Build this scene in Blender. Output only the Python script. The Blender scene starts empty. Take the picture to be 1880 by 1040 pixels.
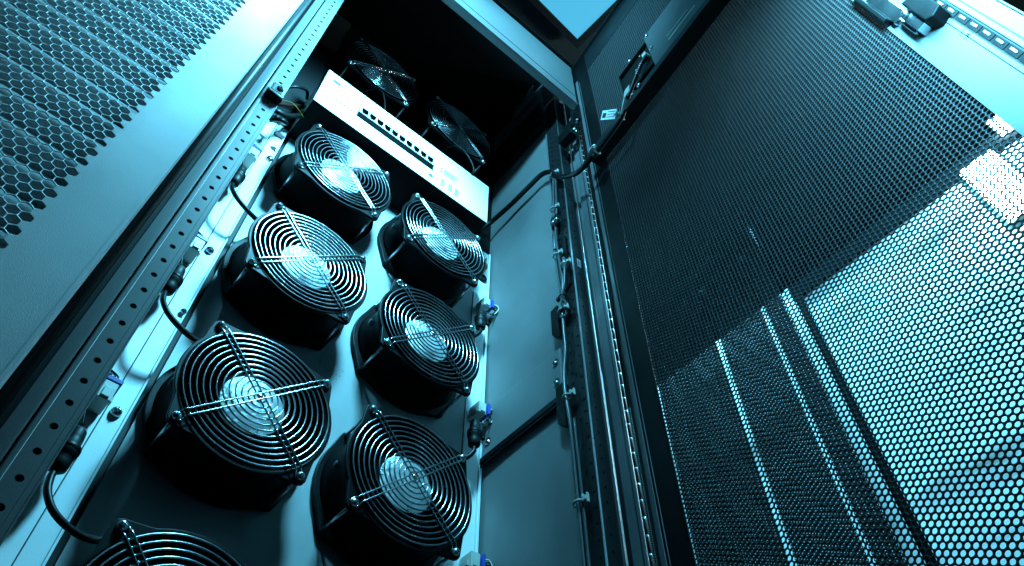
import bpy, math, random
import numpy as np
from mathutils import Vector, Matrix

random.seed(7)
sc = bpy.context.scene
COL = sc.collection
R_ = math.radians

# ------------------------------------------------------------------ camera
cam_d = bpy.data.cameras.new('camera'); cam = bpy.data.objects.new('camera', cam_d); COL.objects.link(cam)
right = Vector((0.76197627, -0.6476042, 0.00097577)).normalized()
down = Vector((0.52261781, 0.61402508, -0.59147597))
fwd = Vector((0.38244317, 0.45120061, 0.80632204)).normalized()
down = fwd.cross(right).normalized()
m = Matrix((right, -down, -fwd)).transposed().to_4x4()
m.translation = Vector((-0.19354, -0.71864, -0.67185))
cam.matrix_world = m
cam_d.sensor_width = 36.0; cam_d.lens = 36.0 * 1378.885 / 1880.0
cam_d.clip_start = 0.01; cam_d.clip_end = 50
sc.camera = cam

# ------------------------------------------------------------------ world and exposure
w = bpy.data.worlds.new('World'); sc.world = w; w.use_nodes = True
w.node_tree.nodes['Background'].inputs[0].default_value = (0.004, 0.022, 0.05, 1)
w.node_tree.nodes['Background'].inputs[1].default_value = 0.05
sc.view_settings.view_transform = 'Standard'
sc.view_settings.look = 'None'
sc.view_settings.exposure = 0.0
sc.view_settings.gamma = 1.0
try:
    sc.cycles.max_bounces = 5; sc.cycles.diffuse_bounces = 1; sc.cycles.glossy_bounces = 3
    sc.cycles.sample_clamp_indirect = 4.0
except Exception:
    pass

CY = (0.15, 0.69, 1.0)
def aim(o, target):
    d = (Vector(target) - o.location).normalized()
    o.rotation_euler = d.to_track_quat('-Z', 'Y').to_euler()
def spot(name, loc, target, power, angle, blend=1.0, size=0.05, color=CY):
    l = bpy.data.lights.new(name, 'SPOT'); l.energy = power; l.spot_size = R_(angle); l.spot_blend = blend
    l.shadow_soft_size = size; l.color = color
    o = bpy.data.objects.new(name, l); COL.objects.link(o); o.location = loc; aim(o, target); return o
def area(name, loc, target, power, sx, sy, color=CY, spread=180):
    l = bpy.data.lights.new(name, 'AREA'); l.shape = 'RECTANGLE'; l.size = sx; l.size_y = sy; l.energy = power; l.color = color
    l.spread = R_(spread)
    o = bpy.data.objects.new(name, l); COL.objects.link(o); o.location = loc; aim(o, target); return o
spot('key_lamp', (-0.01, -0.42, 0.84), (-0.08, 0.38, 0.40), 112, 117, 0.66, 0.06)
spot('panel_fill', (-0.31, -0.44, 0.98), (-0.26, -0.24, 0.50), 44, 74, 1.0, 0.05)  # added spot, no fixture: whitens the upper left perforated door
spot('fascia_fill', (-0.16, -0.56, 1.24), (0.32, -0.24, 1.14), 80, 88, 0.85, 0.03)  # added spot, no fixture: brightens the fascia and post top
area('door_lamp', (0.225, -0.88, 0.30), (0.362, -0.83, 0.28), 11.5, 0.03, 0.55, CY, 125)
area('wall_fill', (1.22, -1.02, 1.78), (1.6, -0.50, 0.75), 24.0, 0.3, 0.2, CY, 90)  # added unseen light that brightens the room wall
area('locker_gap_fill', (1.53, 0.10, 2.02), (1.53, 0.10, 0.0), 150.0, 0.10, 1.2, CY, 120)  # added light behind the lockers so their gaps read bright

# ------------------------------------------------------------------ materials
def mat(name, col, rough=0.5, metal=0.0, bump=0.0, bscale=400.0, var=0.0, vscale=6.0, spec=0.5, coat=0.0, emit=None, estr=0.0):
    m = bpy.data.materials.new(name); m.use_nodes = True
    nt = m.node_tree; b = nt.nodes['Principled BSDF']
    b.inputs['Base Color'].default_value = (*col, 1); b.inputs['Roughness'].default_value = rough
    b.inputs['Metallic'].default_value = metal
    b.inputs['Specular IOR Level'].default_value = spec
    if coat: b.inputs['Coat Weight'].default_value = coat
    if emit:
        b.inputs['Emission Color'].default_value = (*emit, 1); b.inputs['Emission Strength'].default_value = estr
    tc = nt.nodes.new('ShaderNodeTexCoord')
    if var > 0:
        n = nt.nodes.new('ShaderNodeTexNoise'); n.inputs['Scale'].default_value = vscale; n.inputs['Detail'].default_value = 7
        nt.links.new(tc.outputs['Object'], n.inputs['Vector'])
        r = nt.nodes.new('ShaderNodeMapRange'); r.inputs['From Min'].default_value = 0.3; r.inputs['From Max'].default_value = 0.7
        r.inputs['To Min'].default_value = 1 - var; r.inputs['To Max'].default_value = 1 + var * 0.5
        nt.links.new(n.outputs['Fac'], r.inputs['Value'])
        mx = nt.nodes.new('ShaderNodeVectorMath'); mx.operation = 'SCALE'
        mx.inputs[0].default_value = col
        nt.links.new(r.outputs['Result'], mx.inputs['Scale'])
        nt.links.new(mx.outputs['Vector'], b.inputs['Base Color'])
        r2 = nt.nodes.new('ShaderNodeMapRange'); r2.inputs['From Min'].default_value = 0.3; r2.inputs['From Max'].default_value = 0.7
        r2.inputs['To Min'].default_value = max(0.02, rough * (1 + var)); r2.inputs['To Max'].default_value = rough * (1 - var * 0.6)
        nt.links.new(n.outputs['Fac'], r2.inputs['Value']); nt.links.new(r2.outputs['Result'], b.inputs['Roughness'])
    if bump > 0:
        n = nt.nodes.new('ShaderNodeTexNoise'); n.inputs['Scale'].default_value = bscale; n.inputs['Detail'].default_value = 3
        nt.links.new(tc.outputs['Object'], n.inputs['Vector'])
        bp = nt.nodes.new('ShaderNodeBump'); bp.inputs['Strength'].default_value = bump; bp.inputs['Distance'].default_value = 0.0006
        nt.links.new(n.outputs['Fac'], bp.inputs['Height']); nt.links.new(bp.outputs['Normal'], b.inputs['Normal'])
    return m

M = {}
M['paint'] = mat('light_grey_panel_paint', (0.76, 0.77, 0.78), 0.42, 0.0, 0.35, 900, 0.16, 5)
M['panelgrey'] = mat('grey_mounting_panel_paint', (0.37, 0.38, 0.39), 0.45, 0.0, 0.35, 900, 0.2, 6)
M['slatebox'] = mat('slate_cover_paint', (0.06, 0.063, 0.068), 0.42, 0.0, 0.3, 900, 0.15, 10)
M['wallpaint'] = mat('side_panel_paint', (0.13, 0.134, 0.137), 0.5, 0.0, 0.3, 700, 0.14, 7)
M['rail'] = mat('zinc_rail', (0.10, 0.104, 0.108), 0.48, 0.0, 0.3, 700, 0.15, 9, 0.2)
M['black'] = mat('black_powder_coat', (0.003, 0.0032, 0.0036), 0.5, 0.0, 0.4, 900, 0.2, 12, 0.08)
M['blackgloss'] = mat('black_die_cast', (0.003, 0.0032, 0.0036), 0.42, 0.0, 0.3, 600, 0.2, 30, 0.08)
M['blade'] = mat('black_blade_plastic', (0.0015, 0.0015, 0.002), 0.6, 0.0, 0.1, 300, 0, 6, 0.04)
M['rubber'] = mat('black_rubber', (0.006, 0.006, 0.0065), 0.5, 0.0, 0.2, 500, 0, 6, 0.2)
M['cable'] = mat('black_cable_sheath', (0.004, 0.0042, 0.0045), 0.40, 0.0, 0.1, 300, 0, 6, 0.18)
M['greycable'] = mat('grey_cable_sheath', (0.045, 0.05, 0.053), 0.3, 0.0, 0.1, 300)
M['chrome'] = mat('bright_wire', (0.50, 0.52, 0.54), 0.21, 1.0, 0.15, 900, 0.12, 60)
M['screw'] = mat('plated_screw', (0.62, 0.64, 0.66), 0.28, 1.0, 0.3, 900, 0.2, 200)
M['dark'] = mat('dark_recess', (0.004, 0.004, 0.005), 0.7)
M['post'] = mat('dark_grey_post', (0.010, 0.011, 0.012), 0.42, 0.0, 0.35, 900, 0.2, 14, 0.2)
M['postlit'] = mat('post_face_lit', (0.11, 0.117, 0.125), 0.38, 0.1, 0.3, 800, 0.2, 12)  # lightened post tone, light on these faces put into the colour
M['edge'] = mat('bare_steel_edge', (0.7, 0.72, 0.74), 0.3, 1.0, 0.2, 800, 0.15, 50)
M['door'] = mat('door_paint', (0.031, 0.032, 0.034), 0.40, 0.0, 0.3, 900, 0.10, 6, 0.12)
M['door_lit'] = mat('door_paint_lit', (0.13, 0.136, 0.14), 0.4, 0.0, 0.3, 900, 0.10, 6)  # same paint as the mesh, lightened in place of light at the edge
M['fascia'] = mat('fascia_paint', (0.15, 0.155, 0.16), 0.45, 0.0, 0.3, 700, 0.12, 5)
M['hexpaint'] = mat('perforated_door_paint', (0.66, 0.68, 0.70), 0.42, 0.0, 0.5, 1100, 0.22, 7)
M['white'] = mat('white_plastic', (0.52, 0.52, 0.47), 0.35, 0.0, 0.1, 300)
M['blue'] = mat('blue_plastic', (0.02, 0.05, 0.34), 0.35)
M['yellow'] = mat('yellow_wire', (0.14, 0.08, 0.01), 0.5, spec=0.1)
M['brown'] = mat('brown_wire', (0.02, 0.004, 0.002), 0.6, spec=0.08)
M['whitecase'] = mat('white_switch_case', (0.78, 0.79, 0.79), 0.38, 0.0, 0.15, 900, 0.05, 8)
M['print'] = mat('grey_label_ink', (0.045, 0.055, 0.06), 0.5)
M['stick'] = mat('pale_sticker', (0.62, 0.66, 0.68), 0.35)
M['roomdark'] = mat('dark_ceiling_paint', (0.0025, 0.003, 0.0045), 0.7, var=0.2, vscale=2)
M['lampface'] = mat('lamp_diffuser', (0.8, 0.8, 0.8), 0.5, emit=(0.55, 0.95, 1.0), estr=220.0)
M['ceillamp'] = mat('ceiling_diffuser', (0.02, 0.02, 0.02), 0.5, emit=(0.07, 0.50, 0.80), estr=1.0)
M['conduit'] = mat('matt_black_paint', (0.002, 0.002, 0.002), 0.9, spec=0.0)
M['coping'] = mat('dark_coping', (0.006, 0.007, 0.008), 0.9, spec=0.0)
M['locker'] = mat('dark_locker_mesh', (0.008, 0.009, 0.010), 0.5, 0.0)
M['slat'] = mat('louvre_paint', (0.74, 0.75, 0.76), 0.5, 0.0, 0.3, 700, 0.15, 8)

def wall_material():
    m = mat('white_room_wall', (0.72, 0.73, 0.73), 0.6)
    nt = m.node_tree; b = nt.nodes['Principled BSDF']
    tc = nt.nodes.new('ShaderNodeTexCoord'); n = nt.nodes.new('ShaderNodeTexNoise'); n.inputs['Scale'].default_value = 3.0; n.inputs['Detail'].default_value = 5
    mp = nt.nodes.new('ShaderNodeMapping'); mp.inputs['Rotation'].default_value = (R_(35), 0, 0); mp.inputs['Scale'].default_value = (1, 0.6, 3.0)
    nt.links.new(tc.outputs['Object'], mp.inputs['Vector']); nt.links.new(mp.outputs['Vector'], n.inputs['Vector'])
    cr = nt.nodes.new('ShaderNodeValToRGB')
    cr.color_ramp.elements[0].position = 0.34; cr.color_ramp.elements[0].color = (0.22, 0.19, 0.16, 1)
    cr.color_ramp.elements[1].position = 0.47; cr.color_ramp.elements[1].color = (0.74, 0.75, 0.75, 1)
    nt.links.new(n.outputs['Fac'], cr.inputs['Fac']); nt.links.new(cr.outputs['Color'], b.inputs['Base Color'])
    return m
M['wall'] = wall_material()

def hub_material():
    m = mat('crumpled_foil_label', (0.78, 0.80, 0.82), 0.2, 1.0)
    nt = m.node_tree; b = nt.nodes['Principled BSDF']
    tc = nt.nodes.new('ShaderNodeTexCoord')
    n = nt.nodes.new('ShaderNodeTexNoise'); n.inputs['Scale'].default_value = 75; n.inputs['Detail'].default_value = 3; n.inputs['Distortion'].default_value = 0.8
    nt.links.new(tc.outputs['Object'], n.inputs['Vector'])
    bp = nt.nodes.new('ShaderNodeBump'); bp.inputs['Strength'].default_value = 1.0; bp.inputs['Distance'].default_value = 0.0035
    nt.links.new(n.outputs['Fac'], bp.inputs['Height']); nt.links.new(bp.outputs['Normal'], b.inputs['Normal'])
    b.inputs['Roughness'].default_value = 0.45; b.inputs['Metallic'].default_value = 0.45
    return m
M['foil'] = hub_material()

# ------------------------------------------------------------------ mesh helpers
class MB:
    def __init__(s): s.v = []; s.f = []; s.mi = []; s.sm = []
    def add(s, vs, fs, mi=0, smooth=False):
        o = len(s.v); s.v += [tuple(v) for v in vs]
        for f in fs: s.f.append(tuple(i + o for i in f)); s.mi.append(mi); s.sm.append(smooth)
        return s
    def box(s, x0, x1, y0, y1, z0, z1, mi=0):
        vs = [(x0,y0,z0),(x1,y0,z0),(x1,y1,z0),(x0,y1,z0),(x0,y0,z1),(x1,y0,z1),(x1,y1,z1),(x0,y1,z1)]
        return s.add(vs, [(0,3,2,1),(4,5,6,7),(0,1,5,4),(1,2,6,5),(2,3,7,6),(3,0,4,7)], mi)
    def tube(s, pts, r, n=8, mi=0, closed=False, rs=None):
        pts = [Vector(p) for p in pts]; N = len(pts); vs = []; fs = []
        up = None
        for i, p in enumerate(pts):
            a = pts[(i-1) % N] if (closed or i > 0) else p
            b = pts[(i+1) % N] if (closed or i < N-1) else p
            t = (b - a).normalized()
            if up is None:
                up = t.orthogonal().normalized()
            u = (up - t * up.dot(t)).normalized(); up = u; v = t.cross(u)
            rr = rs[i] if rs else r
            for k in range(n):
                c, q = math.cos(2*math.pi*k/n), math.sin(2*math.pi*k/n)
                vs.append(p + (u*c + v*q)*rr)
        for i in range(N if closed else N-1):
            j = (i+1) % N
            for k in range(n):
                l = (k+1) % n
                fs.append((i*n+k, i*n+l, j*n+l, j*n+k))
        if not closed:
            fs.append(tuple(range(n-1, -1, -1))); fs.append(tuple((N-1)*n+k for k in range(n)))
        return s.add(vs, fs, mi, True)
    def lathe(s, prof, n=32, axis='y', c=(0,0,0), mi=0, smooth=True, closed=False):
        vs = []; fs = []; P = len(prof)
        for k in range(n):
            a = 2*math.pi*k/n; ca, sa = math.cos(a), math.sin(a)
            for r, h in prof:
                if axis == 'y': p = (r*ca, h, r*sa)
                elif axis == 'z': p = (r*ca, r*sa, h)
                else: p = (h, r*ca, r*sa)
                vs.append((p[0]+c[0], p[1]+c[1], p[2]+c[2]))
        for k in range(n):
            l = (k+1) % n
            for i in range(P if closed else P-1):
                j = (i+1) % P
                fs.append((k*P+i, k*P+j, l*P+j, l*P+i))
        return s.add(vs, fs, mi, smooth)
    def prism(s, poly, y0, y1, mi=0, axis='y'):
        n = len(poly)
        def q(a, b, h): return (a, h, b) if axis == 'y' else ((h, a, b) if axis == 'x' else (a, b, h))
        vs = [q(a, b, y0) for a, b in poly] + [q(a, b, y1) for a, b in poly]
        fs = [tuple(range(n)), tuple(range(2*n-1, n-1, -1))] + [(i, i+n, (i+1) % n + n, (i+1) % n) for i in range(n)]
        return s.add(vs, fs, mi)
    def mesh(s, name, mats):
        me = bpy.data.meshes.new(name); me.from_pydata(s.v, [], s.f)
        for m in (mats if isinstance(mats, (list, tuple)) else [mats]): me.materials.append(m)
        me.polygons.foreach_set('material_index', s.mi); me.polygons.foreach_set('use_smooth', s.sm)
        me.update(); return me
    def build(s, name, mats, parent=None, loc=None, bevel=0, **kw):
        return put(name, s.mesh(name, mats), parent, loc, bevel, **kw)

def put(name, me, parent=None, loc=None, bevel=0, rot=None, **kw):
    o = bpy.data.objects.new(name, me); COL.objects.link(o)
    if parent is not None: o.parent = parent
    if loc: o.location = loc
    if rot: o.rotation_euler = rot
    if bevel:
        b = o.modifiers.new('bevel', 'BEVEL'); b.width = bevel; b.segments = 2; b.limit_method = 'ANGLE'
    for k, v in kw.items(): o[k] = v
    return o
def thing(name, label, cat, loc=(0,0,0), rot=None, group=None):
    o = bpy.data.objects.new(name, None); COL.objects.link(o); o.empty_display_size = 0.01
    o.location = loc
    if rot: o.rotation_euler = rot
    o['label'] = label; o['category'] = cat
    if group: o['group'] = group
    return o
def tag(o, label, cat, group=None):
    o['label'] = label; o['category'] = cat
    if group: o['group'] = group
    return o
def smoothpath(pts, sub=6):
    P = [Vector(p) for p in pts]; out = []
    P = [P[0]*2-P[1]] + P + [P[-1]*2-P[-2]]
    for i in range(1, len(P)-2):
        a, b, c, d = P[i-1:i+3]
        for k in range(sub):
            t = k/sub
            out.append(0.5*((2*b)+(c-a)*t+(2*a-5*b+4*c-d)*t*t+(3*b-a-3*c+d)*t**3))
    out.append(P[-2]); return out
def copy_tree(o, parent=None):
    c = o.copy(); COL.objects.link(c)
    if parent is not None: c.parent = parent
    for ch in o.children: copy_tree(ch, c)
    return c

def fast_mesh(name, verts, faces_flat, loop_tot, mat_):
    me = bpy.data.meshes.new(name)
    me.vertices.add(len(verts)); me.vertices.foreach_set('co', verts.astype(np.float32).ravel())
    me.loops.add(len(faces_flat)); me.loops.foreach_set('vertex_index', faces_flat.astype(np.int32))
    n = len(loop_tot); st = np.concatenate([[0], np.cumsum(loop_tot)[:-1]])
    me.polygons.add(n); me.polygons.foreach_set('loop_start', st.astype(np.int32)); me.polygons.foreach_set('loop_total', loop_tot.astype(np.int32))
    me.materials.append(mat_); me.update(calc_edges=True); return me

def perforated(name, centres, cellr, holer, nh, cell_phase, t, mat_, matrix):
    """sheet of hexagonal cells, each with a real hole; centres (u, v) in the sheet plane; matrix maps (u, w, v)"""
    ca = np.radians(cell_phase + 60*np.arange(6)); ha = np.radians(cell_phase + 360/nh*np.arange(nh))
    k = nh//6
    base = [(cellr*math.cos(a), 0, cellr*math.sin(a)) for a in ca]
    base += [(holer*math.cos(a), 0, holer*math.sin(a)) for a in ha]
    base += [(holer*math.cos(a), t, holer*math.sin(a)) for a in ha]
    base = np.array(base); nb = len(base); F = []
    for i in range(6):
        A, B = i, (i+1) % 6
        hs = [6 + (i*k + j) % nh for j in range(k+1)]
        if k == 1: F.append((A, B, hs[1], hs[0]))
        else:
            F.append((A, hs[1], hs[0])); F.append((A, B, hs[1])); F.append((B, hs[2], hs[1]))
    for j in range(nh):
        l = (j+1) % nh
        F.append((6+j, 6+l, 6+nh+l, 6+nh+j))
    tot = np.array([len(f) for f in F]); flat = np.array([i for f in F for i in f])
    c = np.array(centres); n = len(c)
    V = np.zeros((n, nb, 3)); V[:] = base[None]; V[:, :, 0] += c[:, 0:1]; V[:, :, 2] += c[:, 1:2]
    ff = (flat[None] + nb*np.arange(n)[:, None]).ravel(); tt = np.tile(tot, n)
    return fast_mesh(name, V.reshape(-1, 3), ff, tt, mat_)

def holed_strip(mb, x0, x1, zs, cx, r, y, h, t=0.0015, n=12, rx=None, mi=0, plane='y'):
    """vertical strip of rectangular cells (width x0..x1, height h, centred at zs) with round or slot holes"""
    rz = r; rx = rx if rx is not None else r
    for zc in zs:
        out = []; hole = []
        for k in range(n):
            a = 2*math.pi*k/n + math.pi/n
            c, s_ = math.cos(a), math.sin(a)
            hole.append((cx + rx*c, zc + rz*s_))
        cor = [(x1, zc+h/2), (x0, zc+h/2), (x0, zc-h/2), (x1, zc-h/2)]
        q = (lambda a, b, d: (a, d, b)) if plane == 'y' else (lambda a, b, d: (d, a, b))
        vs = [q(a, b, y) for a, b in cor] + [q(a, b, y) for a, b in hole] + [q(a, b, y+t) for a, b in hole]
        fs = []; qd = n//4
        for s_ in range(4):
            for j in range(qd): 
                fs.append((s_, 4+(s_*qd+j) % n, 4+(s_*qd+j+1) % n)[::1]) if j < qd-1 or True else None
            fs.append((s_, (s_+1) % 4, 4+((s_+1)*qd) % n)) if False else None
        # corner s owns hole verts s*qd .. s*qd+qd-1 ; bridge to the next corner
        fs = []
        for s_ in range(4):
            for j in range(qd-1): fs.append((s_, 4+s_*qd+j, 4+s_*qd+j+1))
            fs.append((s_, 4+s_*qd+qd-1, 4+((s_+1)*qd) % n, (s_+1) % 4))
        for j in range(n):
            l = (j+1) % n; fs.append((4+j, 4+l, 4+n+l, 4+n+j))
        mb.add(vs, fs, mi)

def screw_mesh():
    b = MB()
    b.lathe([(0, -0.0042), (0.0022, -0.004), (0.0040, -0.003), (0.0052, -0.0012), (0.0055, 0.0), (0.0055, 0.0012), (0, 0.0012)], 16)
    b.box(-0.0028, 0.0028, -0.0046, -0.0038, -0.0006, 0.0006, 1); b.box(-0.0006, 0.0006, -0.0047, -0.0038, -0.0028, 0.0028, 1)
    return b.mesh('screw', [M['screw'], M['dark']])
SCREW = screw_mesh()

# ================================================================== STRUCTURE
def struct(name, mb, m, **kw):
    o = mb.build(name, m, **kw); o['kind'] = 'structure'; return o
ZB = -0.75
# mounting wall behind the fans
b = MB(); b.box(-0.108, 0.372, 0.080, 0.086, ZB, 0.800)
struct('back_wall', b, M['panelgrey'])
b = MB(); b.box(-0.108, 0.4130, 0.080, 0.086, 0.8010, 1.46)
struct('upper_back_wall', b, M['black'])  # black colour stands in for the shade above the switch
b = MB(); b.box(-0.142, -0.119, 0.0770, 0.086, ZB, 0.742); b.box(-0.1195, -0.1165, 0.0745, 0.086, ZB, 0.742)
b.box(-0.119, -0.106, 0.0865, 0.092, ZB, 1.46, 1); b.box(-0.23, -0.1095, 0.0790, 0.086, 0.7425, 1.46, 1)  # upper margin piece is dark: shade beside the switch put into its colour
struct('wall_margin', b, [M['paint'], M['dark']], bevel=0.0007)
b = MB(); b.box(-0.23, -0.1432, 0.0768, 0.086, ZB, 0.742)
struct('wall_flange', b, M['paint'])
b = MB(); b.box(0.3735, 0.4075, 0.078, 0.086, ZB, 0.800); b.box(0.4082, 0.4130, 0.0745, 0.086, ZB, 0.800)
struct('wall_edge', b, M['paint'], bevel=0.0006)
b = MB(); rs = random.Random(5)
for k in range(46):
    x, z = rs.gauss(0.098, 0.012), rs.gauss(0.196, 0.012); r = rs.uniform(0.0003, 0.0010)
    b.prism([(x + r*math.cos(q), z + r*math.sin(q)) for q in (0, 1.3, 2.4, 3.6, 5.0)], 0.0794, 0.0799)
o = b.build('paint_specks', M['dark']); o['kind'] = 'stuff'; tag(o, 'cluster of tiny dark specks on the grey wall between the fan columns', 'specks')
# side wall of the rack
def side_wall():
    ys = np.linspace(0.086, -0.135, 16); zs = np.linspace(ZB, 1.50, 90)
    b = MB(); vs = []; fs = []
    for z in zs:
        for y in ys:
            d = 0.0010*math.sin(9*z + 13*y) + 0.0008*math.sin(23*z - 31*y + 1) + 0.0016*math.exp(-((z - 0.78 - 0.9*(0.05 - y))/0.03)**2) - 0.0016*math.exp(-((z - 0.70 - 0.8*(0.05 - y))/0.025)**2)
            vs.append((0.4175 + d, y, z))
    n = len(ys)
    for i in range(len(zs)-1):
        for j in range(n-1):
            fs.append((i*n+j, i*n+j+1, (i+1)*n+j+1, (i+1)*n+j))
    b.add(vs, fs, 0, True); return b
struct('side_wall', side_wall(), M['wallpaint'])
b = MB(); b.box(-0.24, 0.47, -0.235, 0.09, 1.47, 1.475)
struct('rack_roof', b, M['black'])
# fascia
b = MB(); b.box(-0.30, 0.430, -0.240, -0.2375, 1.146, 1.405); b.box(-0.30, 0.430, -0.2375, -0.222, 1.146, 1.149)
b.box(-0.30, 0.430, -0.2425, -0.2402, 1.146, 1.152); b.box(-0.30, 0.430, -0.2415, -0.2402, 1.196, 1.1985)
o = b.build('front_fascia', M['fascia'], bevel=0.0006); tag(o, 'wide pale sheet metal strip along the top of the rack opening', 'fascia panel')
# horizontal brace, step strip, bracket plate on the side wall
b = MB(); b.box(0.402, 0.4155, -0.135, 0.078, 1.15, 1.31); b.box(0.398, 0.4018, -0.135, 0.078, 1.150, 1.158); b.box(0.398, 0.4018, -0.135, 0.078, 1.20, 1.206)
o = b.build('side_brace', M['black'], bevel=0.0008); tag(o, 'black horizontal brace high on the inside of the rack side wall', 'brace')
t = thing('bracket_plate', 'grey bracket plate with two slotted holes at each end on the side wall', 'bracket', (0.4155, 0, 0))
b = MB(); b.box(-0.0050, 0.0, -0.131, 0.0735, 0.179, 0.288); b.build('plate', M['wallpaint'], t, bevel=0.0015)
b = MB(); b.box(-0.0085, 0.0, -0.134, 0.0745, 0.166, 0.1785); b.build('channel_strip', M['black'], t, bevel=0.001)
b = MB(); b.box(-0.0072, -0.0052, -0.134, 0.0740, 0.1600, 0.1655); b.build('lower_lip', M['black'], t)
for y, z in ((-0.115, 0.259), (-0.115, 0.212), (0.060, 0.255), (0.060, 0.206)):
    b = MB(); b.prism([(y-0.0042+0.0042*0+0.0062*math.cos(a), z+0.0095*math.sin(a)) for a in np.linspace(0, 2*math.pi, 17)[:-1]], -0.0056, -0.0052, 0, 'x')
    s = b.build('slot_hole', M['dark'], t)
    put('screw', SCREW, s, (-0.0052, y-0.003, z-0.001), rot=(0, 0, -math.pi/2))

# ================================================================== LEFT RAIL AND NEIGHBOUR CABINET
PIT = 0.0251
t = thing('mounting_rail', 'pale vertical mounting rail with a single row of round holes left of the fans', 'rail')
zs = [0.0565 - 0.0 + PIT*k - 0.0 for k in range(-32, 14)]
zs = [z for z in zs]
b = MB(); holed_strip(b, -0.1935, -0.1765, zs, -0.1835, 0.0032, -0.160, PIT)
zs2 = [zs[-1] + PIT*(k+1) for k in range(0, 40)]
holed_strip(b, -0.1935, -0.1765, zs2, -0.1835, 0.0032, -0.160, PIT)
b.build('hole_strip', M['rail'], t)
b = MB(); b.box(-0.1765, -0.1715, -0.160, -0.1585, ZB, 1.46); b.box(-0.1717, -0.1700, -0.1605, -0.150, ZB, 1.46); b.build('rolled_edge', M['rail'], t, bevel=0.0005)
b = MB(); b.box(-0.1985, -0.1937, -0.1630, -0.1585, ZB, 1.46); b.build('ridge', M['rail'], t, bevel=0.0012)
b = MB(); b.box(-0.193, -0.172, -0.1575, -0.1570, ZB, 1.46); b.build('rail_backing', M['dark'], t)
t = thing('corner_post', 'pale smooth vertical post between the black door seal and the holed rail', 'post')
b = MB(); b.box(-0.2135, -0.2005, -0.166, -0.150, ZB, 1.46); b.build('post_face', M['rail'], t, bevel=0.0012)
b = MB(); b.box(-0.2004, -0.1986, -0.1570, -0.150, ZB, 1.46); b.build('groove', M['dark'], t)
o = MB().tube([(-0.2215, -0.205, ZB), (-0.2215, -0.205, 1.46)], 0.0058, 12).build('door_seal', M['rubber']); tag(o, 'long black rubber seal running up beside the perforated left door', 'seal')
b = MB(); b.box(-0.2300, -0.2135, -0.165, -0.130, ZB, 1.46); o = b.build('seal_channel', M['black']); tag(o, 'dark narrow channel behind the black rubber seal', 'channel')
# black latch block across the rail
t = thing('rail_latch', 'black rubber latch block clipped over the holed rail near its top', 'latch', (-0.1835, -0.162, 0.385))
b = MB(); b.box(-0.0085, 0.0125, -0.010, 0.002, -0.008, 0.020); b.build('block', M['rubber'], t, bevel=0.003)
b = MB(); b.lathe([(0, -0.012), (0.006, -0.012), (0.0075, -0.010), (0.0075, 0.012), (0.006, 0.0135), (0, 0.0135)], 20, 'x', (0.001, -0.0045, -0.013)); b.build('roller', M['rubber'], t)
put('screw', SCREW, t, (0.004, -0.011, 0.008))

# perforated left door with louvres behind
t = thing('perforated_door', 'pale door with large hexagonal holes and a wide plain margin, at the far left', 'door', (0, -0.24, 0))
a = 0.00625; px = a*math.sqrt(3); pz = 1.5*a
cs = []
for r in range(-62, 150):
    z = r*pz; x = -0.2855 - (px/2 if r % 2 else 0.0)
    k = 0
    while x - k*px > -0.80: cs.append((x-k*px, z)); k += 1
me = perforated('hexagon_mesh', cs, a, 0.00568, 6, 30, 0.0009, M['hexpaint'], None)
put('hexagon_mesh', me, t, kind='stuff')
b = MB(); vs = []; fs = []
# margin sheet meets the hexagons along a stepped edge of half cells
prof = []
for r in range(-62, 150):
    z = r*pz; x = -0.2855 - (px/2 if r % 2 else 0.0) + px/2
    prof += [(x, z - a/2), (x, z + a/2)]
vs = []
for x, z in prof: vs += [(x, 0, z), (-0.262, 0, z)]
for i in range(len(prof)-1): fs.append((2*i, 2*i+1, 2*i+3, 2*i+2))
b.add(vs, fs); b.box(-0.262, -0.2292, 0.0, 0.002, -0.6, 1.46); b.box(-0.2292, -0.2262, -0.0004, 0.030, -0.6, 1.46)
b.build('door_margin', M['hexpaint'], t)
PL = 0.0400
lv = []
for i in range(8):
    th = R_(-80 + 125*i/7)
    lv.append((-0.0 - 0.021*math.cos(th), 0.0185*math.sin(th)))
me = None
for k in range(-11, 26):
    if me is None:
        b = MB(); n = len(lv); vs = [(-0.82, y, z) for y, z in lv] + [(-0.262, y, z) for y, z in lv]
        fs = [(i, i+1, n+i+1, n+i) for i in range(n-1)]; b.add(vs, fs, 0, True)
        b.box(-0.82, -0.262, -0.0100, -0.0080, -0.0205, -0.0192)
        me = b.mesh('louvre', M['slat'])
    put('louvre', me, t, (0, 0.034, k*PL + 0.012))
b = MB(); b.box(-0.83, -0.255, 0.050, 0.053, -0.6, 1.46); b.build('cavity_back', M['dark'], t)

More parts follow.
